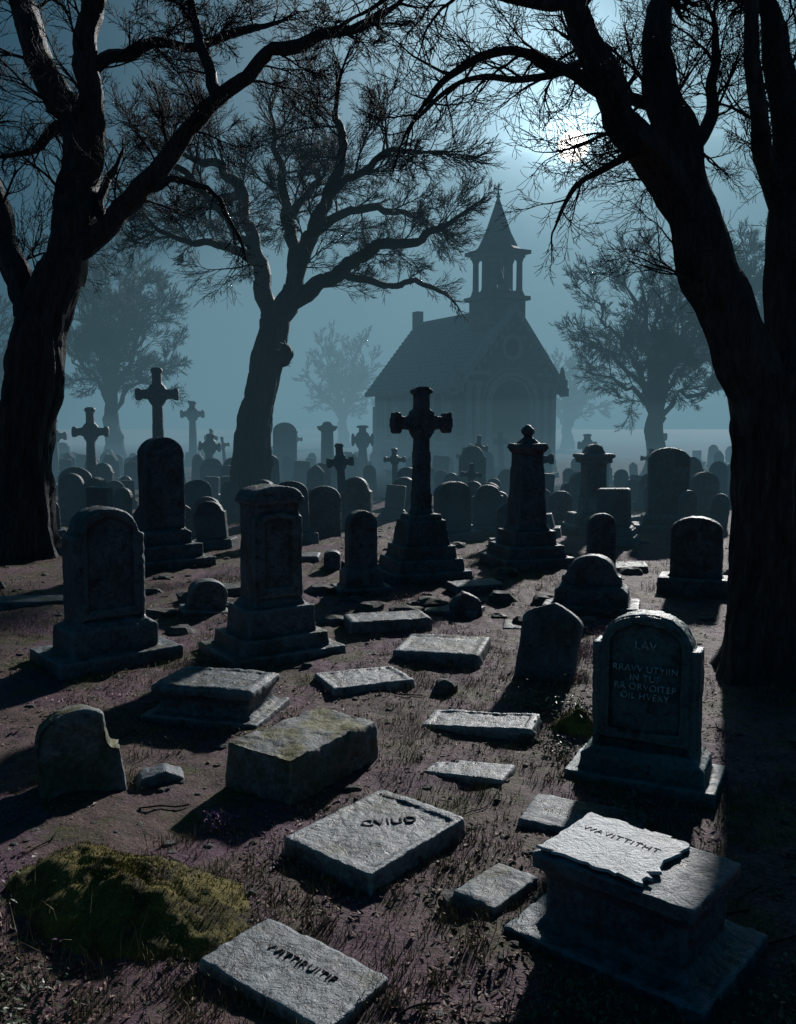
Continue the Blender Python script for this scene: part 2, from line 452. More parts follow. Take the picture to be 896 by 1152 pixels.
for a in ((-1.7, 20.2, .78, 1.2), (-1.1, 22.8, .85, 1.25), (1.3, 20, .5, 1.15), (2.5, 22, .62, .95), (-4.5, 20.6, .62, .95), (-9.5, 26, .95, 1.35),
          (2.6, 31, .95, 1.85), (4.1, 22.5, .6, .9), (.2, 26, .7, 1.1), (-8.2, 24, .7, 1.2), (9.2, 28, .9, 1.6), (8.3, 24, .8, 1.3), (-6.1, 33, .8, 1.4), (5.6, 27, .7, 1.2)):
    headstone('headstone', a[0], a[1], a[2], a[3], .22, random.choice(['round', 'round', 'shoulder']), .42, random.uniform(-20, 25), (), M_DARK, .035, ty=random.uniform(-4, 4), tx=random.uniform(-4, 3))

# rows of distant graves (shared meshes)
protos = []
def proto(fn):
    o = fn(); protos.append((o.data, 0)); bpy.data.objects.remove(o)
proto(lambda: headstone('headstone', 0, 0, .62, 1.2, .16, 'round', .5, 0, (), M_DARK, 0))
proto(lambda: headstone('headstone', 0, 0, .7, .9, .18, 'shoulder', .35, 0, ((1.0, .5, .22),), M_DARK, 0))
proto(lambda: headstone('headstone', 0, 0, .55, .9, .18, 'gothic', .5, 0, ((.8, .5, .2),), M_DARK, 0))
proto(lambda: headstone('headstone', 0, 0, .6, .75, .25, 'flat', .15, 0, ((.9, .6, .2), (.75, .45, .15)), M_DARK, 0))
proto(lambda: headstone('headstone', 0, 0, .75, 1.1, .2, 'round', .35, 0, ((1.05, .6, .22),), M_DARK, 0))
proto(lambda: cross('stone_cross', 0, 0, 0, ((.9, .8, .2), (.65, .55, .3)), 1.6, .40, .09, .11, .18, M_DARK, 0))
proto(lambda: ledger('tomb_chest', 0, 0, 1.4, .75, .45, 0, M_DARK, 0, False, plinth=(.1, .12)))
proto(lambda: ledger('ledger_stone', 0, 0, 1.2, .7, .14, 0, M_GREY, 0, True))
rg = random.Random(11)
cnt = 0; taken = []
while cnt < 250:
    y = 17.5 + 45*rg.random()**1.05
    x = rg.uniform(-.62, .62)*y
    if abs(x-7) < 7.5 and 45 < y < 66: continue
    if y < 24 and abs(x) < 1: continue
    if any((x-a)**2+(y-b)**2 < 1.3 for a, b in taken): continue
    taken.append((x, y))
    w = rg.choices(range(8), [6, 4, 4, 3, 3, 2.4, 1, 3 if y < 28 else 0])[0]
    me = protos[w][0]
    nm = {5: 'stone_cross', 6: 'tomb_chest', 7: 'ledger_stone'}.get(w, 'headstone')
    o = bpy.data.objects.new(nm, me); COL.objects.link(o); soft(o, .03)
    o.location = (x, y, gh(x, y)-.05)
    o.rotation_euler = (radians(rg.uniform(-5, 5)), radians(rg.uniform(-6, 6)), radians(rg.uniform(-35, 35)))
    k = rg.uniform(.65, 1.1)*(1 if y < 30 else 1.12); o.scale = (k*rg.uniform(.8, 1.15), k, k)
    cnt += 1

# rubble, fragments
V = []; F = []
def lump(c, sx, sy, sz, seed):
    b = len(V); n, mm = 9, 6
    a0 = seed*1.7
    for i in range(mm+1):
        ph = pi*i/mm
        for j in range(n):
            th = 2*pi*j/n+a0
            p = Vector((sin(ph)*cos(th), sin(ph)*sin(th), cos(ph)))
            p = Vector([math.copysign(abs(q)**.75, q) for q in p])
            r = 1+.45*noise.noise(p*1.3+Vector((seed, 0, 0)))
            V.append((c[0]+p.x*sx*r, c[1]+p.y*sy*r, c[2]+p.z*sz*r))
    for i in range(mm):
        for j in range(n):
            k = (j+1) % n
            F.append((b+i*n+j, b+(i+1)*n+j, b+(i+1)*n+k, b+i*n+k))
for i in range(900):
    y = 3.3+20*rg.random()**1.3; x = rg.uniform(-.5, .5)*y
    s_ = rg.uniform(.005, .018)*(1+y*.07)
    if rg.random() < .06: s_ *= 2.2
    lump((x, y, gh(x, y)-s_*.1), s_*rg.uniform(.8, 1.7), s_*rg.uniform(.8, 1.5), s_*.6, i*1.3)
for (x, y, a, b, c) in ((.33, 4.5, .10, .08, .05), (-4.4, 8.2, .25, .2, .10), (-3.9, 7.8, .12, .1, .06), (.45, 8.3, .12, .1, .1), (1.05, 7.0, .1, .1, .08), (.1, 11.8, .25, .15, .10), (.45, 12.3, .25, .2, .12), (-.4, 11.9, .2, .15, .1),
                     (1.5, 12.6, .2, .2, .15), (-2.9, 12.6, .3, .25, .15), (-3.2, 11.6, .25, .2, .1), (2.1, 12.4, .2, .2, .12)):
    lump((x, y, gh(x, y)), a, b, c, x*9)
for i in range(60):
    y = rg.uniform(10.5, 21); x = rg.uniform(-.46, .46)*y; s_ = rg.uniform(.08, .2)
    lump((x, y, gh(x, y)), s_*1.3, s_, s_*.6, i*2.1)
mkobj('rubble_stones', V, F, M_ROCK)
mb = MB(); mb.extr([(-.17, 0), (.15, 0), (.17, .07), (.05, .13), (-.12, .10)], -.1, .1)
o = mkobj('broken_stone', mb.V, mb.F, M_GREY, fix=True); weather(o, .012, .05, .012); place(o, -1.72, 6.15, 20)

# ------------------------------------------------------------ small vegetation
M_GRASS = simple('dry_grass_blade', (.17, .15, .08), .7, 12, .6)
M_MOSS = simple('moss', (.13, .12, .03), .9, 25, .6)
M_LEAF = simple('leaf_litter', (.16, .09, .075), .6, 70, .8)
M_HEATH = simple('heather_flower', (.32, .14, .34), .7, 30, .5)
M_IVY = simple('ivy_leaf', (.07, .09, .055), .42, 30, .6)
def blades(name, spots, mat, hmin, hmax, wid=.006, lean=.5):
    V = []; F = []
    for (x, y, z) in spots:
        h = rg.uniform(hmin, hmax); a = rg.uniform(0, 2*pi); l = rg.uniform(.1, lean)*h
        dx, dy = cos(a)*wid, sin(a)*wid; b_ = rg.uniform(0, 2*pi); lx, ly = cos(b_)*l, sin(b_)*l
        b = len(V)
        V += [(x-dx, y-dy, z-.01), (x+dx, y+dy, z-.01), (x+lx*.35+dx*.7, y+ly*.35+dy*.7, z+h*.6), (x+lx*.35-dx*.7, y+ly*.35-dy*.7, z+h*.6), (x+lx, y+ly, z+h*.9)]
        F += [(b, b+1, b+2, b+3), (b+3, b+2, b+4)]
    return mkobj(name, V, F, mat)
def leaves(name, spots, mat, s0, s1, flat=.5):
    V = []; F = []
    for (x, y, z) in spots:
        s_ = rg.uniform(s0, s1); a = rg.uniform(0, 2*pi)
        u = Vector((cos(a), sin(a), rg.uniform(-flat, flat))).normalized()
        w = Vector((-sin(a), cos(a), rg.uniform(-flat, flat))).normalized()
        c = Vector((x, y, z)); b = len(V)
        V += [tuple(c-u*s_), tuple(c-w*s_*.5+Vector((0, 0, s_*.2))), tuple(c+u*s_), tuple(c+w*s_*.5+Vector((0, 0, s_*.2)))]
        F += [(b, b+1, b+2), (b, b+2, b+3)]
    return mkobj(name, V, F, mat)
sp_ = []
for i in range(34000):
    y = 3.2+18*rg.random()**1.4; x = rg.uniform(-.52, .52)*y
    if nz(x*.9, y*.9, 9)+rg.uniform(-.25, .3) < 0: continue
    sp_.append((x, y, gh(x, y)+.008))
leaves('fallen_leaves', sp_, M_LEAF, .008, .026)
sp_ = []
for i in range(3600):
    y = 3.2+24*rg.random()**1.2; x = rg.uniform(-.52, .52)*y
    if nz(x*.6, y*.6, 20) < .0: continue
    sg_ = .02+.006*y
    for k in range(20):
        a, b = x+rg.gauss(0, sg_), y+rg.gauss(0, sg_); sp_.append((a, b, gh(a, b)))
for (cx, cy, w) in ((-.68, 6.25, .7), (-.13, 5.12, .62), (1.8, 6.2, .65), (1.16, 4.1, .72), (-1.6, 7.6, .65), (.72, 7.2, .55), (.5, 9.6, .65), (-.34, 8.6, .6), (-3.15, 9.4, .8), (-1.4, 9.75, .8), (1.46, 8.7, .4), (-2.2, 5.98, .38), (-.48, 3.85, .52), (2.68, 12.1, .8), (.39, 14.9, .9), (4.5, 13.4, .7), (3.7, 8.6, .9)):
    for k in range(520):
        a = rg.uniform(0, 2*pi); r = w*rg.uniform(.78, 1.15)
        x, y = cx+cos(a)*r, cy+sin(a)*r*.85
        if nz(x*2, y*2, 3) < -.08: continue
        sp_.append((x, y, gh(x, y)))
blades('grass', sp_, M_GRASS, .012, .08, .003)
sp_ = [(x, y, gh(x, y)) for x, y in ((rg.gauss(-1.95, .4), rg.gauss(3.7, .4)) for i in range(420))]
blades('weeds', sp_, M_GRASS, .08, .34, .0025, .9)
sp_ = []
for (cx, cy, r, n) in ((2.1, 9.6, .45, 1500), (1.7, 8.6, .25, 450), (-6.6, 12.8, 1.0, 1800), (-2.8, 14.3, .5, 400), (2.6, 10.6, .5, 900), (2.65, 6.9, .12, 140), (-1.15, 5.4, .12, 160), (-1.9, 3.9, .3, 60), (5.5, 12, .9, 900), (.1, 13, .6, 300), (-4.6, 11, .6, 500), (3.5, 16, 1.0, 800), (-.75, 5.0, .2, 90), (-.2, 7.3, .25, 90), (-2.6, 7.2, .3, 120)):
    for k in range(n):
        x, y = rg.gauss(cx, r*.5), rg.gauss(cy, r*.5); sp_.append((x, y, gh(x, y)+rg.uniform(0, .10)))
leaves('heather', sp_, M_HEATH, .006, .014, 1)
st = [(p[0], p[1], gh(p[0], p[1])) for p in sp_[::3]]
blades('heather_stems', st, M_GRASS, .06, .13, .003)
sp_ = []
for (cx, cy, cz, r, n) in ((1.70, 3.42, .07, .2, 700), (1.98, 3.8, .06, .2, 350), (1.55, 7.4, .10, .22, 600), (1.2, 7.7, .08, .2, 350), (1.25, 6.7, .05, .15, 180), (1.5, 5.35, .10, .14, 260), (.75, 3.5, .02, .22, 220), (.95, 3.35, .03, .2, 220), (-1.75, 3.5, .07, .3, 500), (-2.5, 4.7, .05, .4, 300)):
    for k in range(n):
        x, y = rg.gauss(cx, r*.6), rg.gauss(cy, r*.6)
        sp_.append((x, y, gh(x, y)+.01+abs(rg.gauss(0, cz))))
leaves('ivy', sp_, M_IVY, .010, .026, .9)
V = []; F = []
for i in range(90):
    y = 3.4+14*rg.random()**1.2; x = rg.uniform(-.5, .5)*y; a = rg.uniform(0, pi); L_ = rg.uniform(.08, .35); r = rg.uniform(.003, .007)
    n = 5; b = len(V)
    for q in range(n):
        t = q/(n-1)-.5; px = x+cos(a)*L_*t+.02*rg.gauss(0, 1)*L_*3; py = y+sin(a)*L_*t; pz = gh(px, py)+.012
        for w_ in range(3):
            V.append((px-sin(a)*r*cos(w_*2.1), py+cos(a)*r*cos(w_*2.1), pz+r*sin(w_*2.1)))
    for q in range(n-1):
        for w_ in range(3):
            F.append((b+q*3+w_, b+q*3+(w_+1) % 3, b+q*3+3+(w_+1) % 3, b+q*3+3+w_))
mkobj('fallen_sticks', V, F, M_TWIG)
def mound(name, X, Y, a, b, h, rot, mat, fuzz=0):
    V = []; F = []; n, mm = 80, 40; cr, sr = cos(rot), sin(rot)
    for i in range(mm+1):
        t = i/mm
        for j in range(n):
            th = 2*pi*j/n
            e = 1+.18*nz(cos(th)*1.5, sin(th)*1.5, X)
            lx, ly = a*t*cos(th)*e, b*t*sin(th)*e
            x, y = X+lx*cr-ly*sr, Y+lx*sr+ly*cr
            z = gh(x, y)-.05+h*(1-t**2.0)**1.0*(1+.35*nz(x*2.5, y*2.5, 4))+.06*nz(x*6, y*6)*(1-t)+.03*nz(x*18, y*18)*(1-t*.5)
            V.append((x, y, z))
    for i in range(mm):
        for j in range(n):
            k = (j+1) % n
            F.append((i*n+j, (i+1)*n+j, (i+1)*n+k, i*n+k))
    o = mkobj(name, V, F, mat, True)
    return o, V
def moss_mat():
    m, nt, N, L, B = newmat('moss_cushion')
    g = N.new('ShaderNodeNewGeometry'); P = g.outputs['Position']
    a = noise_node(N, L, P, 5, 5, .7, .4); c = noise_node(N, L, P, 60, 4, .8)
    base = ramp(N, L, a, [(.36, (.035, .026, .016)), (.47, (.13, .11, .028)), (.7, (.28, .23, .05))])
    base = mixc(N, L, .8, base, ramp(N, L, c, [(.3, .3), (.65, 1.5)]), 'MULTIPLY')
    L.new(base, B.inputs['Base Color']); B.inputs['Roughness'].default_value = .9
    bump(N, L, B, [(a, .04), (c, .025)])
    return m
M_MOSSC = moss_mat()
o, mv = mound('moss_mound', -1.42, 4.5, .92, .5, .22, radians(-30), M_MOSSC)
o2, mv2 = mound('moss_mound', 1.5, 7.25, .26, .22, .18, 0, M_MOSSC)
sp_ = []
for vs in (mv, mv2):
    for k in range(9000 if vs is mv else 1500):
        p = rg.choice(vs); sp_.append((p[0]+rg.gauss(0, .012), p[1]+rg.gauss(0, .012), p[2]))
blades('moss_fringe', sp_, M_MOSS, .004, .014, .0025, .8)

# ------------------------------------------------------------ trees
def catmull(P, sub):
    out = []
    n = len(P)
    for i in range(n-1):
        p0, p1, p2, p3 = P[max(i-1, 0)], P[i], P[i+1], P[min(i+2, n-1)]
        for k in range(sub):
            t = k/sub
            out.append(p1 + (p2-p0)*.5*t + (p0*2-p1*5+p2*4-p3)*.5*t*t + (p1*3-p0-p2*3+p3)*.5*t**3)
    out.append(P[-1]); return out

class Tree:
    def __init__(s, seed): s.V = []; s.F = []; s.r = random.Random(seed); s.seed = seed
    def tube(s, pts, rads, sides, lumpy=0.0):
        V, F = s.V, s.F; b = len(V); n = len(pts)
        d = (pts[1]-pts[0]).normalized()
        u = d.orthogonal().normalized()
        for i in range(n):
            if i < n-1: d2 = (pts[i+1]-pts[i])
            else: d2 = pts[i]-pts[i-1]
            if d2.length > 1e-6: d = d2.normalized()
            u = (u-d*u.dot(d)).normalized(); w = d.cross(u); p = pts[i]; r = rads[i]
            for j in range(sides):
                a = 2*pi*j/sides; q = u*cos(a)+w*sin(a)
                rr = r
                if lumpy:
                    rr = r*(1+lumpy*(noise.noise(Vector((q.x*2.2, q.y*2.2, p.z*.8+s.seed)))+.6*noise.noise(Vector((q.x*5, q.y*5, p.length*2.2)))))
                v = p+q*rr; V.append((v.x, v.y, v.z))
        for i in range(n-1):
            for j in range(sides):
                k = (j+1) % sides
                F.append((b+i*sides+j, b+i*sides+k, b+(i+1)*sides+k, b+(i+1)*sides+j))
    def limb(s, pts, r0, r1, sub=8, sides=14, lumpy=.35, wig=.0):
        P = catmull(pts, sub); n = len(P)
        if wig:
            P = [p+(Vector((noise.noise(p*1.5+Vector((s.seed, 0, 0))), noise.noise(p*1.5+Vector((0, s.seed, 9))), noise.noise(p*1.5+Vector((0, 5, s.seed)))))*wig
                 + Vector((noise.noise(p*4+Vector((s.seed, 0, 0))), noise.noise(p*4+Vector((0, s.seed, 9))), noise.noise(p*4+Vector((0, 5, s.seed)))))*wig*.35)*min(1, i/3) for i, p in enumerate(P)]
        R = [r0+(r1-r0)*(i/(n-1))**.85 for i in range(n)]
        s.tube(P, R, sides, lumpy); return P, R
    def grow(s, p, d, length, r, level, cfg):
        rr = s.r; n = 7 if level >= 2 else 5 if level == 1 else 3
        seg = length/n; pts = [p.copy()]; d = d.normalized()
        curl = Vector((rr.gauss(0, 1), rr.gauss(0, 1), rr.gauss(0, 1)))*cfg['curl']
        for i in range(n):
            d = (d+curl/n+Vector((rr.gauss(0, 1), rr.gauss(0, 1), rr.gauss(0, 1)))*cfg['wob']+Vector((0, 0, cfg['up']))).normalized()
            p = p+d*seg; pts.append(p.copy())
        rads = [max(r*(1-.72*i/n), cfg['rmin']) for i in range(n+1)]
        s.tube(pts, rads, 6 if level >= 2 else 4 if level == 1 else 3)
        if level <= 0: return
        nc = cfg['kids'][level]; lo, hi = cfg.get('ang', (20, 52))
        for k in range(nc):
            t = .2+.8*(k+rr.random())/nc; i = min(int(t*n), n-1); f = t*n-i
            q = pts[i].lerp(pts[i+1], min(f, 1)); dd = (pts[i+1]-pts[i]).normalized()
            ax = dd.orthogonal(); ax.rotate(Matrix.Rotation(rr.uniform(0, 2*pi), 3, dd))
            nd = dd.copy(); nd.rotate(Matrix.Rotation(radians(rr.uniform(lo, hi)), 3, ax))
            s.grow(q, nd, length*rr.uniform(.45, .75)*(1.1-.4*t), rads[i]*.62, level-1, cfg)
        s.grow(pts[-1], d, length*.5, rads[-1], level-1, cfg)
    def sprout(s, P, R, count, L0, level, cfg, t0=.2):
        rr = s.r; n = len(P)
        for k in range(count):
            t = t0+(1-t0)*(k+rr.random())/count; i = min(int(t*(n-1)), n-2)
            dd = (P[i+1]-P[i]).normalized()
            ax = dd.orthogonal(); ax.rotate(Matrix.Rotation(rr.uniform(0, 2*pi), 3, dd))
            nd = dd.copy(); nd.rotate(Matrix.Rotation(radians(rr.uniform(30, 70)), 3, ax))
            s.grow(P[i], nd, L0*rr.uniform(.6, 1.2), min(R[i]*.5, L0*.024), level, cfg)
        dd = (P[-1]-P[-2]).normalized()
        s.grow(P[-1], dd, L0*.9, R[-1]*.9, level, cfg)

def trunk(t, pts, rads, flare, sub=12, sides=72, ph=0.0):
    P = catmull(pts, sub); n = len(P); b = len(t.V)
    RR = []
    for i in range(n):
        f = i/sub; k = min(int(f), len(rads)-2); RR.append(rads[k]+(rads[k+1]-rads[k])*(f-k))
    z0 = P[0].z
    for i, p in enumerate(P):
        hgt = p.z-z0
        for j in range(sides):
            a = 2*pi*j/sides
            fl = flare*exp(-hgt/(.55*RR[0]*2.2))*(.25+.75*abs(cos(a*2.5+ph+.5*sin(a)))**2.5)
            tw = 2.2*noise.noise(Vector((cos(a), sin(a), hgt*.6)))
            rid = .16*(abs(sin(a*4.5+hgt*.5+tw))**.7-.6)+.06*abs(sin(a*11+hgt*1.3+tw*2))+.24*noise.noise(Vector((cos(a)*1.6, sin(a)*1.6, hgt*1.1+t.seed)))+.10*noise.noise(Vector((cos(a)*5, sin(a)*5, hgt*3.1+t.seed)))
            r = RR[i]*(.95+fl+rid)
            t.V.append((p.x+cos(a)*r, p.y+sin(a)*r, p.z))
    for i in range(n-1):
        for j in range(sides):
            k = (j+1) % sides
            t.F.append((b+i*sides+j, b+i*sides+k, b+(i+1)*sides+k, b+(i+1)*sides+j))

def build_tree(name, X, Y, k, bx, trunk_pts, trunk_r, limbs, seed, cfg, flare=.9, ph=0.0, rs=1.0):
    """limb points are image pixel offsets from the base, k = metres per pixel"""
    t = Tree(seed); tw = Tree(seed+100)
    def C(q):
        x, z = q[0], q[1]; dep = q[2] if len(q) > 2 else 0
        s_ = 1-7e-5*z  # image pixel offsets shrink with height to allow for camera perspective
        return Vector(((bx+x)*k*s_-bx*k, dep, z*k*s_))
    trunk(t, [C(q) for q in trunk_pts], [r*k for r in trunk_r], flare, ph=ph)
    for (pts, r0, r1, cnt, L0, lvl) in limbs:
        P, R = t.limb([C(q) for q in pts], r0*k*rs, r1*k*rs, wig=7*k)
        if cnt: tw.sprout(P, R, cnt, L0, lvl, cfg)
    root = bpy.data.objects.new(name, None); COL.objects.link(root)
    root.location = (X, Y, gh(X, Y)-.1)
    mkobj('trunk_and_limbs', t.V, t.F, M_BARK, True, parent=root)
    mkobj('branches_and_twigs', tw.V, tw.F, M_TWIG, True, parent=root)
    return root, t

cfgR = dict(curl=.4, wob=.14, up=.02, rmin=.0026, kids=[0, 5, 5, 6])
build_tree('bare_tree', 3.72, 8.7, 1/116, 420,
  [(0, -15), (-2, 100), (-4, 200), (0, 300), (0, 365)], [56, 41, 37, 40, 34],
  [([(-4, 310), (-36, 400, -.1), (-70, 480, -.1), (-95, 565, 0), (-98, 650, .2), (-118, 720, .4), (-112, 830, .6)], 37, 15, 8, .95, 3),
   ([(-92, 545), (-150, 605, -.3), (-190, 650, -.5), (-230, 720, -.6), (-275, 830, -.8)], 21, 11, 8, .9, 3),
   ([(0, 315), (26, 400, .2), (28, 480, .3), (36, 600, .3), (24, 800, .5)], 27, 15, 6, .9, 3),
   ([(-200, 665, -.5), (-255, 692, -.6), (-310, 702, -.8), (-370, 682, -.8), (-405, 640, -.9)], 8, 2.5, 10, .6, 2),
   ([(-100, 620, .1), (-62, 665, .5), (-30, 730, .9), (-15, 830, 1.3)], 10, 5, 7, .75, 3),
   ([(-165, 620, -.3), (-200, 592, -.4), (-238, 570, -.5), (-262, 528, -.5)], 5, 1.5, 6, .4, 2),
   ([(-245, 760, -.7), (-320, 758, -.8), (-380, 765, -1.), (-440, 740, -1.1)], 7, 2.5, 9, .75, 3),
   ([(30, 560, .3), (-10, 620, 0), (-30, 690, -.2), (-38, 830, -.3)], 12, 7, 7, .75, 3),
   ([(-110, 700, .4), (-160, 730, .7), (-190, 790, 1.)], 8, 5, 7, .75, 3),
   ([(-222, 705, -.6), (-262, 722, .1), (-320, 738, .5), (-380, 725, .7), (-420, 690, .9)], 5, 2, 9, .6, 2),
   ([(-100, 660, .2), (-140, 680, .5), (-165, 720, .8)], 6, 2, 5, .7, 2),
   ([(-56, 455, -.1), (-85, 450, -.3), (-100, 470, -.5)], 7, 3, 2, .3, 1)],
  3, cfgR, .75, ph=.6)
cfgL = dict(curl=.4, wob=.13, up=.02, rmin=.005, kids=[0, 5, 5, 6])
build_tree('bare_tree', -7.45, 17.3, 1/57, -433,
  [(0, -8), (5, 100), (15, 200), (27, 270), (50, 335)], [38, 28, 29, 29, 23],
  [([(27, 262), (0, 312, .3), (-28, 370, .6), (-50, 450, .8)], 19, 10, 6, 1.5, 3),
   ([(48, 320), (65, 380), (68, 440, .3), (50, 510, .6), (10, 580, .8), (-15, 660, 1.)], 24, 13, 8, 1.6, 3),
   ([(66, 420, .2), (86, 480, -.2), (90, 540, -.5), (100, 600, -.7), (108, 670, -1)], 16, 9, 8, 1.5, 3),
   ([(50, 338), (100, 370, -.2), (145, 410, -.4), (185, 455, -.6), (235, 500, -.9), (300, 535, -1.2), (370, 552, -1.5), (415, 565, -1.7)], 14, 3.5, 13, 1.1, 3),
   ([(235, 500, -.9), (215, 560, -.5), (190, 650, 0)], 7, 4, 6, 1., 3),
   ([(90, 535, -.5), (140, 575, 0), (200, 592, .5), (260, 620, .9)], 7, 3.5, 7, 1.1, 3),
   ([(62, 480, .3), (20, 500, .8), (-20, 480, 1.2)], 9, 4, 5, 1.0, 2),
   ([(100, 590, -.7), (140, 640, -.9), (170, 680, -1)], 7, 4, 5, 1., 3),
   ([(150, 412, -.4), (190, 415, -.8), (230, 400, -1.), (260, 350, -1.1)], 4, 2, 6, .6, 2),
   ([(95, 365, -.1), (90, 420, .3), (100, 450, .4)], 6, 3, 3, .6, 2)],
  5, cfgL, .6, ph=1.2)
cfgM = dict(curl=.22, wob=.09, up=.03, rmin=.0065, kids=[0, 5, 6, 7], ang=(18, 45))
build_tree('oak_tree', -4.55, 27, 1/36.8, -168,
  [(0, -8), (1, 40), (6, 100), (20, 160), (30, 218)], [28, 20, 18, 17, 15],
  [([(28, 200), (15, 260, .3), (0, 310, .6), (-15, 370, 1), (-45, 405, 1.4), (-75, 415, 1.6)], 11, 3, 10, 1.65, 3),
   ([(30, 210), (50, 250, -.3), (70, 310, -.6), (95, 345, -1), (110, 400, -1.3), (102, 430, -1.4)], 12, 3, 10, 1.65, 3),
   ([(38, 222), (85, 255, -.5), (130, 285, -1), (185, 300, -1.2), (220, 308, -1.5)], 10, 3, 10, 1.2, 3),
   ([(100, 265, -.7), (150, 258, 0), (195, 265, .4), (225, 245, .6)], 5, 2, 8, .7, 2),
   ([(8, 282, .4), (-30, 300, 0), (-65, 300, -.5), (-95, 315, -1)], 6, 2, 8, 1.1, 3),
   ([(55, 268, -.4), (42, 340, .6), (30, 395, 1.2), (20, 435, 1.5)], 8, 3, 9, 1.65, 3),
   ([(90, 340, -1), (145, 375, -1.8), (185, 385, -2.2)], 5, 2, 9, 1.6, 3),
   ([(68, 305, -.6), (120, 345, .3), (170, 345, 1), (205, 335, 1.4)], 6, 2, 10, 1.4, 3),
   ([(-15, 365, 1), (-60, 370, 2), (-95, 350, 2.6)], 5, 2, 9, 1.5, 3),
   ([(40, 330, .5), (70, 390, 2), (60, 430, 3)], 6, 3, 8, 1.6, 3),
   ([(5, 300, .6), (-40, 350, -.8), (-70, 380, -1.6)], 5, 3, 8, 1.5, 3),
   ([(24, 168), (40, 172, -.4), (48, 180, -.6)], 9, 7, 2, .4, 1)],
  9, cfgM, .9, ph=.2)

def auto_tree(name, X, Y, H, W, seed, tr, rmin, lvl=3, kids=(0, 5, 5, 6), Lf=.11):
    rr = random.Random(seed); limbs = []; zf = H*.22
    n = 15
    for i in range(n):
        a = 2.4*i+rr.uniform(-.3, .3); e = (i+.5)/n
        R = W/2*.80*sqrt(max(0, 1-(e*.95)**2.2))*rr.uniform(.8, 1.05)
        top = zf+(H-zf)*(.22+.60*e)
        cx, cy = cos(a)*R, sin(a)*R
        limbs.append(([(0, zf*.85, 0), (cx*.25, zf+(top-zf)*.4, cy*.25), (cx*.65, zf+(top-zf)*.75, cy*.65), (cx, top, cy)], tr*.38, tr*.08, 9, H*Lf, lvl))
    cfg = dict(curl=.22, wob=.09, up=.03, rmin=rmin, kids=list(kids), ang=(18, 45))
    t = Tree(seed)
    trunk(t, [Vector((0, 0, -.3)), Vector((.1, 0, zf*.4)), Vector((-.1, 0, zf*.8)), Vector((0, 0, zf*1.15))], [tr*1.3, tr, tr*.9, tr*.6], .6, sides=20, sub=8)
    for (pts, r0, r1, cnt, L0, lv) in limbs:
        P, R = t.limb([Vector((p[0], p[2], p[1])) for p in pts], r0, r1, sub=5, sides=7, wig=.5)
        t.sprout(P, R, cnt, L0, lv, cfg, .3)
    root = bpy.data.objects.new(name, None); COL.objects.link(root); root.location = (X, Y, 0)
    mkobj('trunk_and_branches', t.V, t.F, M_TWIG, True, parent=root)
auto_tree('oak_tree', 13.3, 46, 13.0, 10.5, 21, .5, .011)
auto_tree('oak_tree', -20.5, 64, 17, 11, 33, .6, .015)
auto_tree('oak_tree', 24, 60, 17, 12, 41, .6, .015)
auto_tree('oak_tree', -6.5, 105, 15, 12, 52, .6, .04, 2)
auto_tree('oak_tree', -38, 80, 15, 13, 57, .6, .035, 2)
auto_tree('oak_tree', 19, 100, 12, 11, 58, .6, .04, 2)

# ------------------------------------------------------------ chapel
ch = bpy.data.objects.new('stone_chapel', None); COL.objects.link(ch)
ch.location = (6.1, 48.5, 0); ch.rotation_euler = (0, 0, radians(30))
def part(name, mb, mat, sm=False):
    return mkobj(name, mb.V, mb.F, mat, sm, parent=ch, fix=True)
W, LN, EH, PK = 6.3, 9.6, 4.9, 8.7
dw, dh = 2.6, 3.7
fac = [(-W/2, -.3), (-W/2, EH), (0, PK), (W/2, EH), (W/2, -.3), (dw/2, -.3)]
for i in range(17):
    t_ = pi*i/16; fac.append((dw/2*cos(t_), dh+dw/2*sin(t_)))
fac.append((-dw/2, -.3))
mb = MB(); mb.extr(fac, 0, .9); part('facade_wall', mb, M_CHAP)
mb = MB(); mb.box(.4, LN-.9, EH+.3, -.3, x=-W/2+.2, y=LN/2+.45); mb.box(.4, LN-.9, EH+.3, -.3, x=W/2-.2, y=LN/2+.45)
part('side_walls', mb, M_CHAP)
mb = MB(); mb.extr([(-W/2+.4, -.3), (W/2-.4, -.3), (W/2-.4, EH-.1), (0, PK-.4), (-W/2+.4, EH-.1)], LN-.4, LN-.01); part('rear_wall', mb, M_CHAP)
mb = MB()
for r0, r1, y0 in ((1.0, 1.12, -.14), (1.18, 1.36, -.26), (1.42, 1.52, -.12)):
    def ap(f):
        P = [(dw/2*f, 0)]
        for i in range(17):
            t_ = pi*i/16; P.append((dw/2*f*cos(t_), dh+dw/2*f*sin(t_)))
        P.append((-dw/2*f, 0)); return P
    mb.ring(ap(r1), ap(r0), y0, .02, closed=False)
part('door_arch', mb, M_TRIM)
mb = MB(); mb.box(2.58, .1, 5.1, -.2, y=.8)
part('door', mb, M_DOORD)
mb = MB()
for x in (-2.85, -2.3, 2.3, 2.85):
    mb.box(.3, .24, 4.6, 0, x=x, y=-.122); mb.box(.46, .36, .3, 4.6, x=x, y=-.12); mb.box(.44, .36, .35, -.1, x=x, y=-.14)
mb.box(1.9, .36, .2, 5.22, x=-2.5, y=-.14); mb.box(1.9, .36, .2, 5.22, x=2.5, y=-.14)
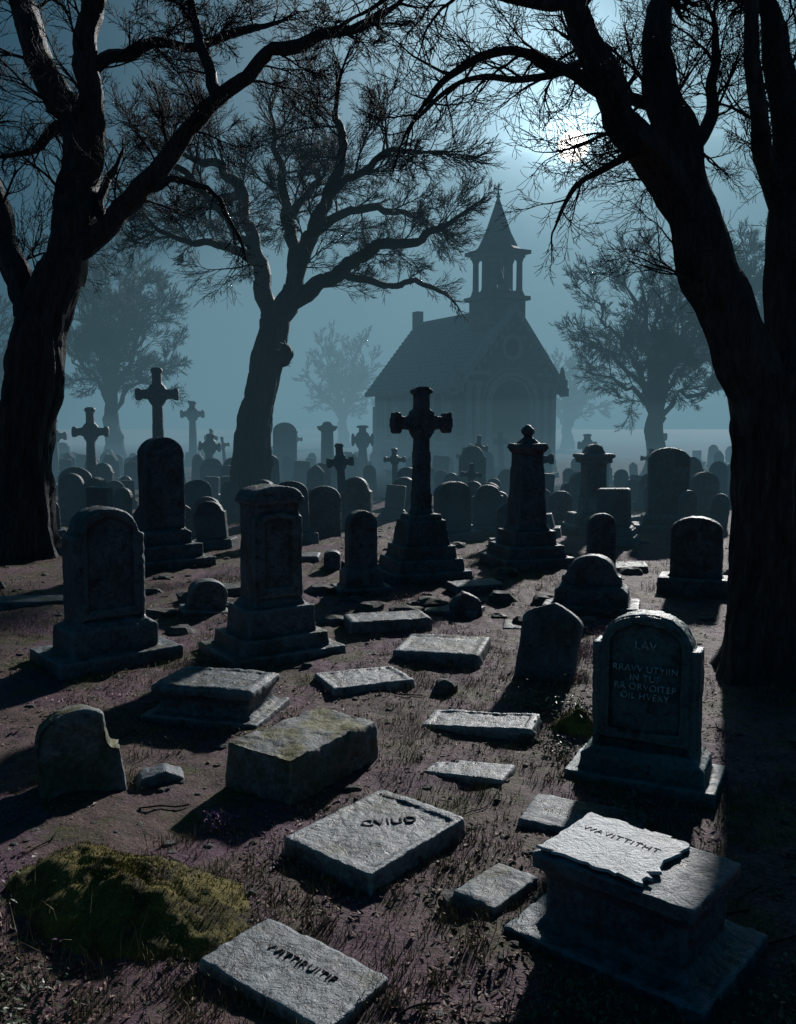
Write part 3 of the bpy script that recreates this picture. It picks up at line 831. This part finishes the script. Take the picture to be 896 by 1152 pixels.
# corbel row under the raking cornice
for sg in (-1, 1):
    for i in range(8):
        x = sg*(.45+i*.36); zz = PK-.42-abs(x)*(PK-EH)/(W/2)
        mb.box(.16, .3, .26, zz-.12, x=x, y=-.13)
part('pilasters', mb, M_TRIM)
mb = MB(); c_ = lambda r, n=24: [(r*cos(2*pi*i/n), 6.75+r*sin(2*pi*i/n)) for i in range(n)]
mb.ring(c_(.72), c_(.48), -.16, .02); part('round_window_frame', mb, M_TRIM)
mb = MB(); mb.extr(c_(.48), -.03, .01); part('round_window', mb, M_DOORD)
mb = MB()
for sg in (-1, 1):
    n_ = 18
    for i in range(n_):
        a, b = i/n_, (i+1)/n_
        ov = W/2+.5
        x0, x1 = sg*ov*(1-a)+0, sg*ov*(1-b)
        zt = lambda x: PK+.16-(abs(x))*(PK-EH)/(W/2)
        mb.extr([(x0, zt(x0)+.09), (x1, zt(x1)+.01), (x1, zt(x1)-.14), (x0, zt(x0)-.14)], .35, LN+.4)
part('roof', mb, M_ROOF)
mb = MB()
zt = lambda x: PK+.38-(abs(x))*(PK-EH)/(W/2)
mb.extr([(-W/2-.6, zt(W/2+.6)-.38), (-W/2-.6, zt(W/2+.6)), (0, zt(0)), (W/2+.6, zt(W/2+.6)), (W/2+.6, zt(W/2+.6)-.38), (0, zt(0)-.42)], -.42, .34)
mb.box(.5, .6, .8, 4.3, x=-W/2-.35, y=0); mb.box(.5, .6, .8, 4.3, x=W/2+.35, y=0)
mb.box(.34, .34, .8, 5.0, x=W/2+.45, y=0, tw=.3, td=.3); mb.box(.34, .34, .8, 5.0, x=-W/2-.45, y=0, tw=.3, td=.3)
mb.box(.45, .6, 1.1, PK-.1, y=LN+.1); mb.box(.2, LN-.2, .2, PK+.1, y=LN/2+.3)
part('gable_coping', mb, M_TRIM)
mb = MB(); mg = MB()
for yy in (2.2, 4.9, 7.6):
    for sg in (-1, 1):
        mb.box(.16, 1.15, 2.7, 1.5, x=sg*(W/2+.03), y=yy); mb.box(.16, .8, .35, 4.2, x=sg*(W/2+.03), y=yy, td=.3)
        mg.box(.2, .75, 2.3, 1.7, x=sg*(W/2+.03), y=yy); mg.box(.2, .75, .4, 4.0, x=sg*(W/2+.03), y=yy, td=.1)
for yy in (.85, 3.55, 6.25, 8.9):
    for sg in (-1, 1):
        mb.box(.5, .5, 3.9, -.2, x=sg*(W/2+.2), y=yy, tw=.8); mb.box(.7, .7, .8, -.2, x=sg*(W/2+.2), y=yy)
mb.box(.22, LN-1, .22, 4.5, x=-W/2-.1, y=LN/2+.3); mb.box(.22, LN-1, .22, 4.5, x=W/2+.1, y=LN/2+.3)
part('buttresses', mb, M_TRIM); part('side_windows', mg, M_DOORD)
mb = MB(); by = 1.3
mb.box(2.2, 2.2, 1.6, 7.8, y=by); mb.box(2.6, 2.6, .22, 9.35, y=by); mb.box(2.2, 2.2, .28, 9.55, y=by, tw=.9, td=.9)
for x in (-.85, 0, .85):
    for y in (-.85, 0, .85):
        if x == 0 and y == 0: continue
        mb.lathe([(.24, 0), (.19, .1), (.17, .2), (.16, 1.6), (.22, 1.75), (.24, 1.85)], 10, x, by+y, 9.8)
mb.box(2.15, 2.15, .2, 11.63, y=by); mb.box(2.6, 2.6, .2, 11.82, y=by)
part('belfry', mb, M_CHAP)
mb = MB(); mb.lathe([(1.4, 12.02), (1.1, 12.25), (.72, 13.0), (.4, 13.9), (.09, 14.8), (.04, 14.9)], 8, 0, by)
mb.lathe([(.05, 14.8), (.14, 14.95), (.05, 15.1), (.03, 15.6)], 8, 0, by); mb.box(.5, .07, .07, 15.3, y=by)
part('spire', mb, M_CHAP)
mb = MB(); mb.lathe([(.45, 10.3), (.38, 10.45), (.28, 10.9), (.12, 11.15), (.06, 11.6)], 12, 0, by); part('bell', mb, M_DOORD)
mb = MB(); mb.box(4.2, 1.2, .18, -.1, y=-.95); mb.box(3.4, .7, .18, .08, y=-.7); part('steps', mb, M_TRIM)

# ------------------------------------------------------------ fog banks (thin homogeneous mist; its own emission stands in for scattered moonlight)
def fog(name, c, r, sig, colr):
    bpy.ops.mesh.primitive_uv_sphere_add(segments=48, ring_count=24, radius=1, location=c)
    o = bpy.context.object; o.name = name; o.scale = r
    for p in o.data.polygons: p.use_smooth = True
    m = bpy.data.materials.new(name+'_mist'); m.use_nodes = True; N = m.node_tree.nodes; L = m.node_tree.links
    N.clear(); out = N.new('ShaderNodeOutputMaterial'); ad = N.new('ShaderNodeAddShader')
    ab = N.new('ShaderNodeVolumeAbsorption'); ab.inputs['Color'].default_value = (0, 0, 0, 1); ab.inputs['Density'].default_value = sig
    em = N.new('ShaderNodeEmission'); em.inputs['Color'].default_value = (*colr, 1); em.inputs['Strength'].default_value = sig
    L.new(ab.outputs[0], ad.inputs[0]); L.new(em.outputs[0], ad.inputs[1]); L.new(ad.outputs[0], out.inputs['Volume'])
    o.data.materials.append(m)
fog('fog_bank', (38, 112, 0), (86, 54, 34), .018, (.175, .315, .385))
fog('fog_bank', (12, 46, -4), (46, 31, 23), .0095, (.10, .20, .255))
fog('fog_bank', (6, 50, -8), (60, 34, 12), .006, (.13, .245, .305))
fog('fog_bank', (3, 56, -9), (52, 40, 11.5), .006, (.13, .245, .305))

# ------------------------------------------------------------ world, moon, lights
w = bpy.data.worlds.new('World'); scn.world = w; w.use_nodes = True
N = w.node_tree.nodes; L = w.node_tree.links; bg = N['Background']
sky = N.new('ShaderNodeTexSky'); sky.sky_type = 'NISHITA'; sky.sun_disc = False
sky.sun_elevation = SUN_EL; sky.sun_rotation = SUN_AZ
tc = N.new('ShaderNodeTexCoord')
md = Vector((sin(MOON_AZ)*cos(MOON_EL), cos(MOON_AZ)*cos(MOON_EL), sin(MOON_EL)))
vn = N.new('ShaderNodeVectorMath'); vn.operation = 'NORMALIZE'; L.new(tc.outputs['Generated'], vn.inputs[0])
dt = N.new('ShaderNodeVectorMath'); dt.operation = 'DOT_PRODUCT'; L.new(vn.outputs[0], dt.inputs[0]); dt.inputs[1].default_value = md
dd = math_n(N, L, 'MAXIMUM', dt.outputs['Value'], 0.0)
cl = noise_node(N, L, vn.outputs[0], 3.5, 5, .55, .6)
def lobe(p, amp):
    return math_n(N, L, 'MULTIPLY', math_n(N, L, 'POWER', dd, p), amp)
sm = math_n(N, L, 'ADD', math_n(N, L, 'ADD', lobe(12, .38), lobe(45, .42)), math_n(N, L, 'ADD', lobe(350, .75), lobe(3000, 2.6)))
clm = N.new('ShaderNodeMapRange'); L.new(cl, clm.inputs['Value']); clm.inputs['From Min'].default_value = .3; clm.inputs['From Max'].default_value = .7
clm.inputs['To Min'].default_value = .70; clm.inputs['To Max'].default_value = 1.25
sm = math_n(N, L, 'MULTIPLY', sm, clm.outputs[0])
glow = N.new('ShaderNodeVectorMath'); glow.operation = 'SCALE'; glow.inputs[0].default_value = (.60, .86, 1.0); L.new(sm, glow.inputs['Scale'])
skyt = N.new('ShaderNodeVectorMath'); skyt.operation = 'MULTIPLY'; L.new(sky.outputs[0], skyt.inputs[0]); skyt.inputs[1].default_value = (.0004, .0024, .0034)
ad = N.new('ShaderNodeVectorMath'); ad.operation = 'ADD'; L.new(glow.outputs[0], ad.inputs[0]); L.new(skyt.outputs[0], ad.inputs[1])
ad2 = N.new('ShaderNodeVectorMath'); ad2.operation = 'ADD'; L.new(ad.outputs[0], ad2.inputs[0]); ad2.inputs[1].default_value = (.004, .034, .060)
L.new(ad2.outputs[0], bg.inputs['Color']); bg.inputs['Strength'].default_value = 1

bpy.ops.mesh.primitive_uv_sphere_add(segments=48, ring_count=24, radius=11, location=md*700)
mo = bpy.context.object; mo.name = 'moon'
mm, nt, N, L, B = newmat('moon_surface'); B.inputs['Base Color'].default_value = (0, 0, 0, 1)
B.inputs['Emission Color'].default_value = (1, .97, .9, 1); B.inputs['Emission Strength'].default_value = 8
mm.cycles.emission_sampling = 'NONE'
mo.data.materials.append(mm)

sd = bpy.data.lights.new('moonlight', 'SUN'); sd.energy = 5.0; sd.angle = radians(2.0); sd.color = (1.0, .97, .94)
so = bpy.data.objects.new('moonlight', sd); COL.objects.link(so)
dirv = Vector((sin(SUN_AZ)*cos(SUN_EL), cos(SUN_AZ)*cos(SUN_EL), sin(SUN_EL)))
so.rotation_euler = dirv.to_track_quat('Z', 'Y').to_euler()

cam = bpy.data.cameras.new('camera'); co = bpy.data.objects.new('camera', cam); COL.objects.link(co)
co.location = (0, 0, 2.5); co.rotation_euler = (radians(90-5.5), 0, 0)
cam.sensor_fit = 'VERTICAL'; cam.sensor_height = 24; cam.lens = 12/math.tan(radians(30)); cam.clip_end = 3000; cam.clip_start = .05
scn.camera = co
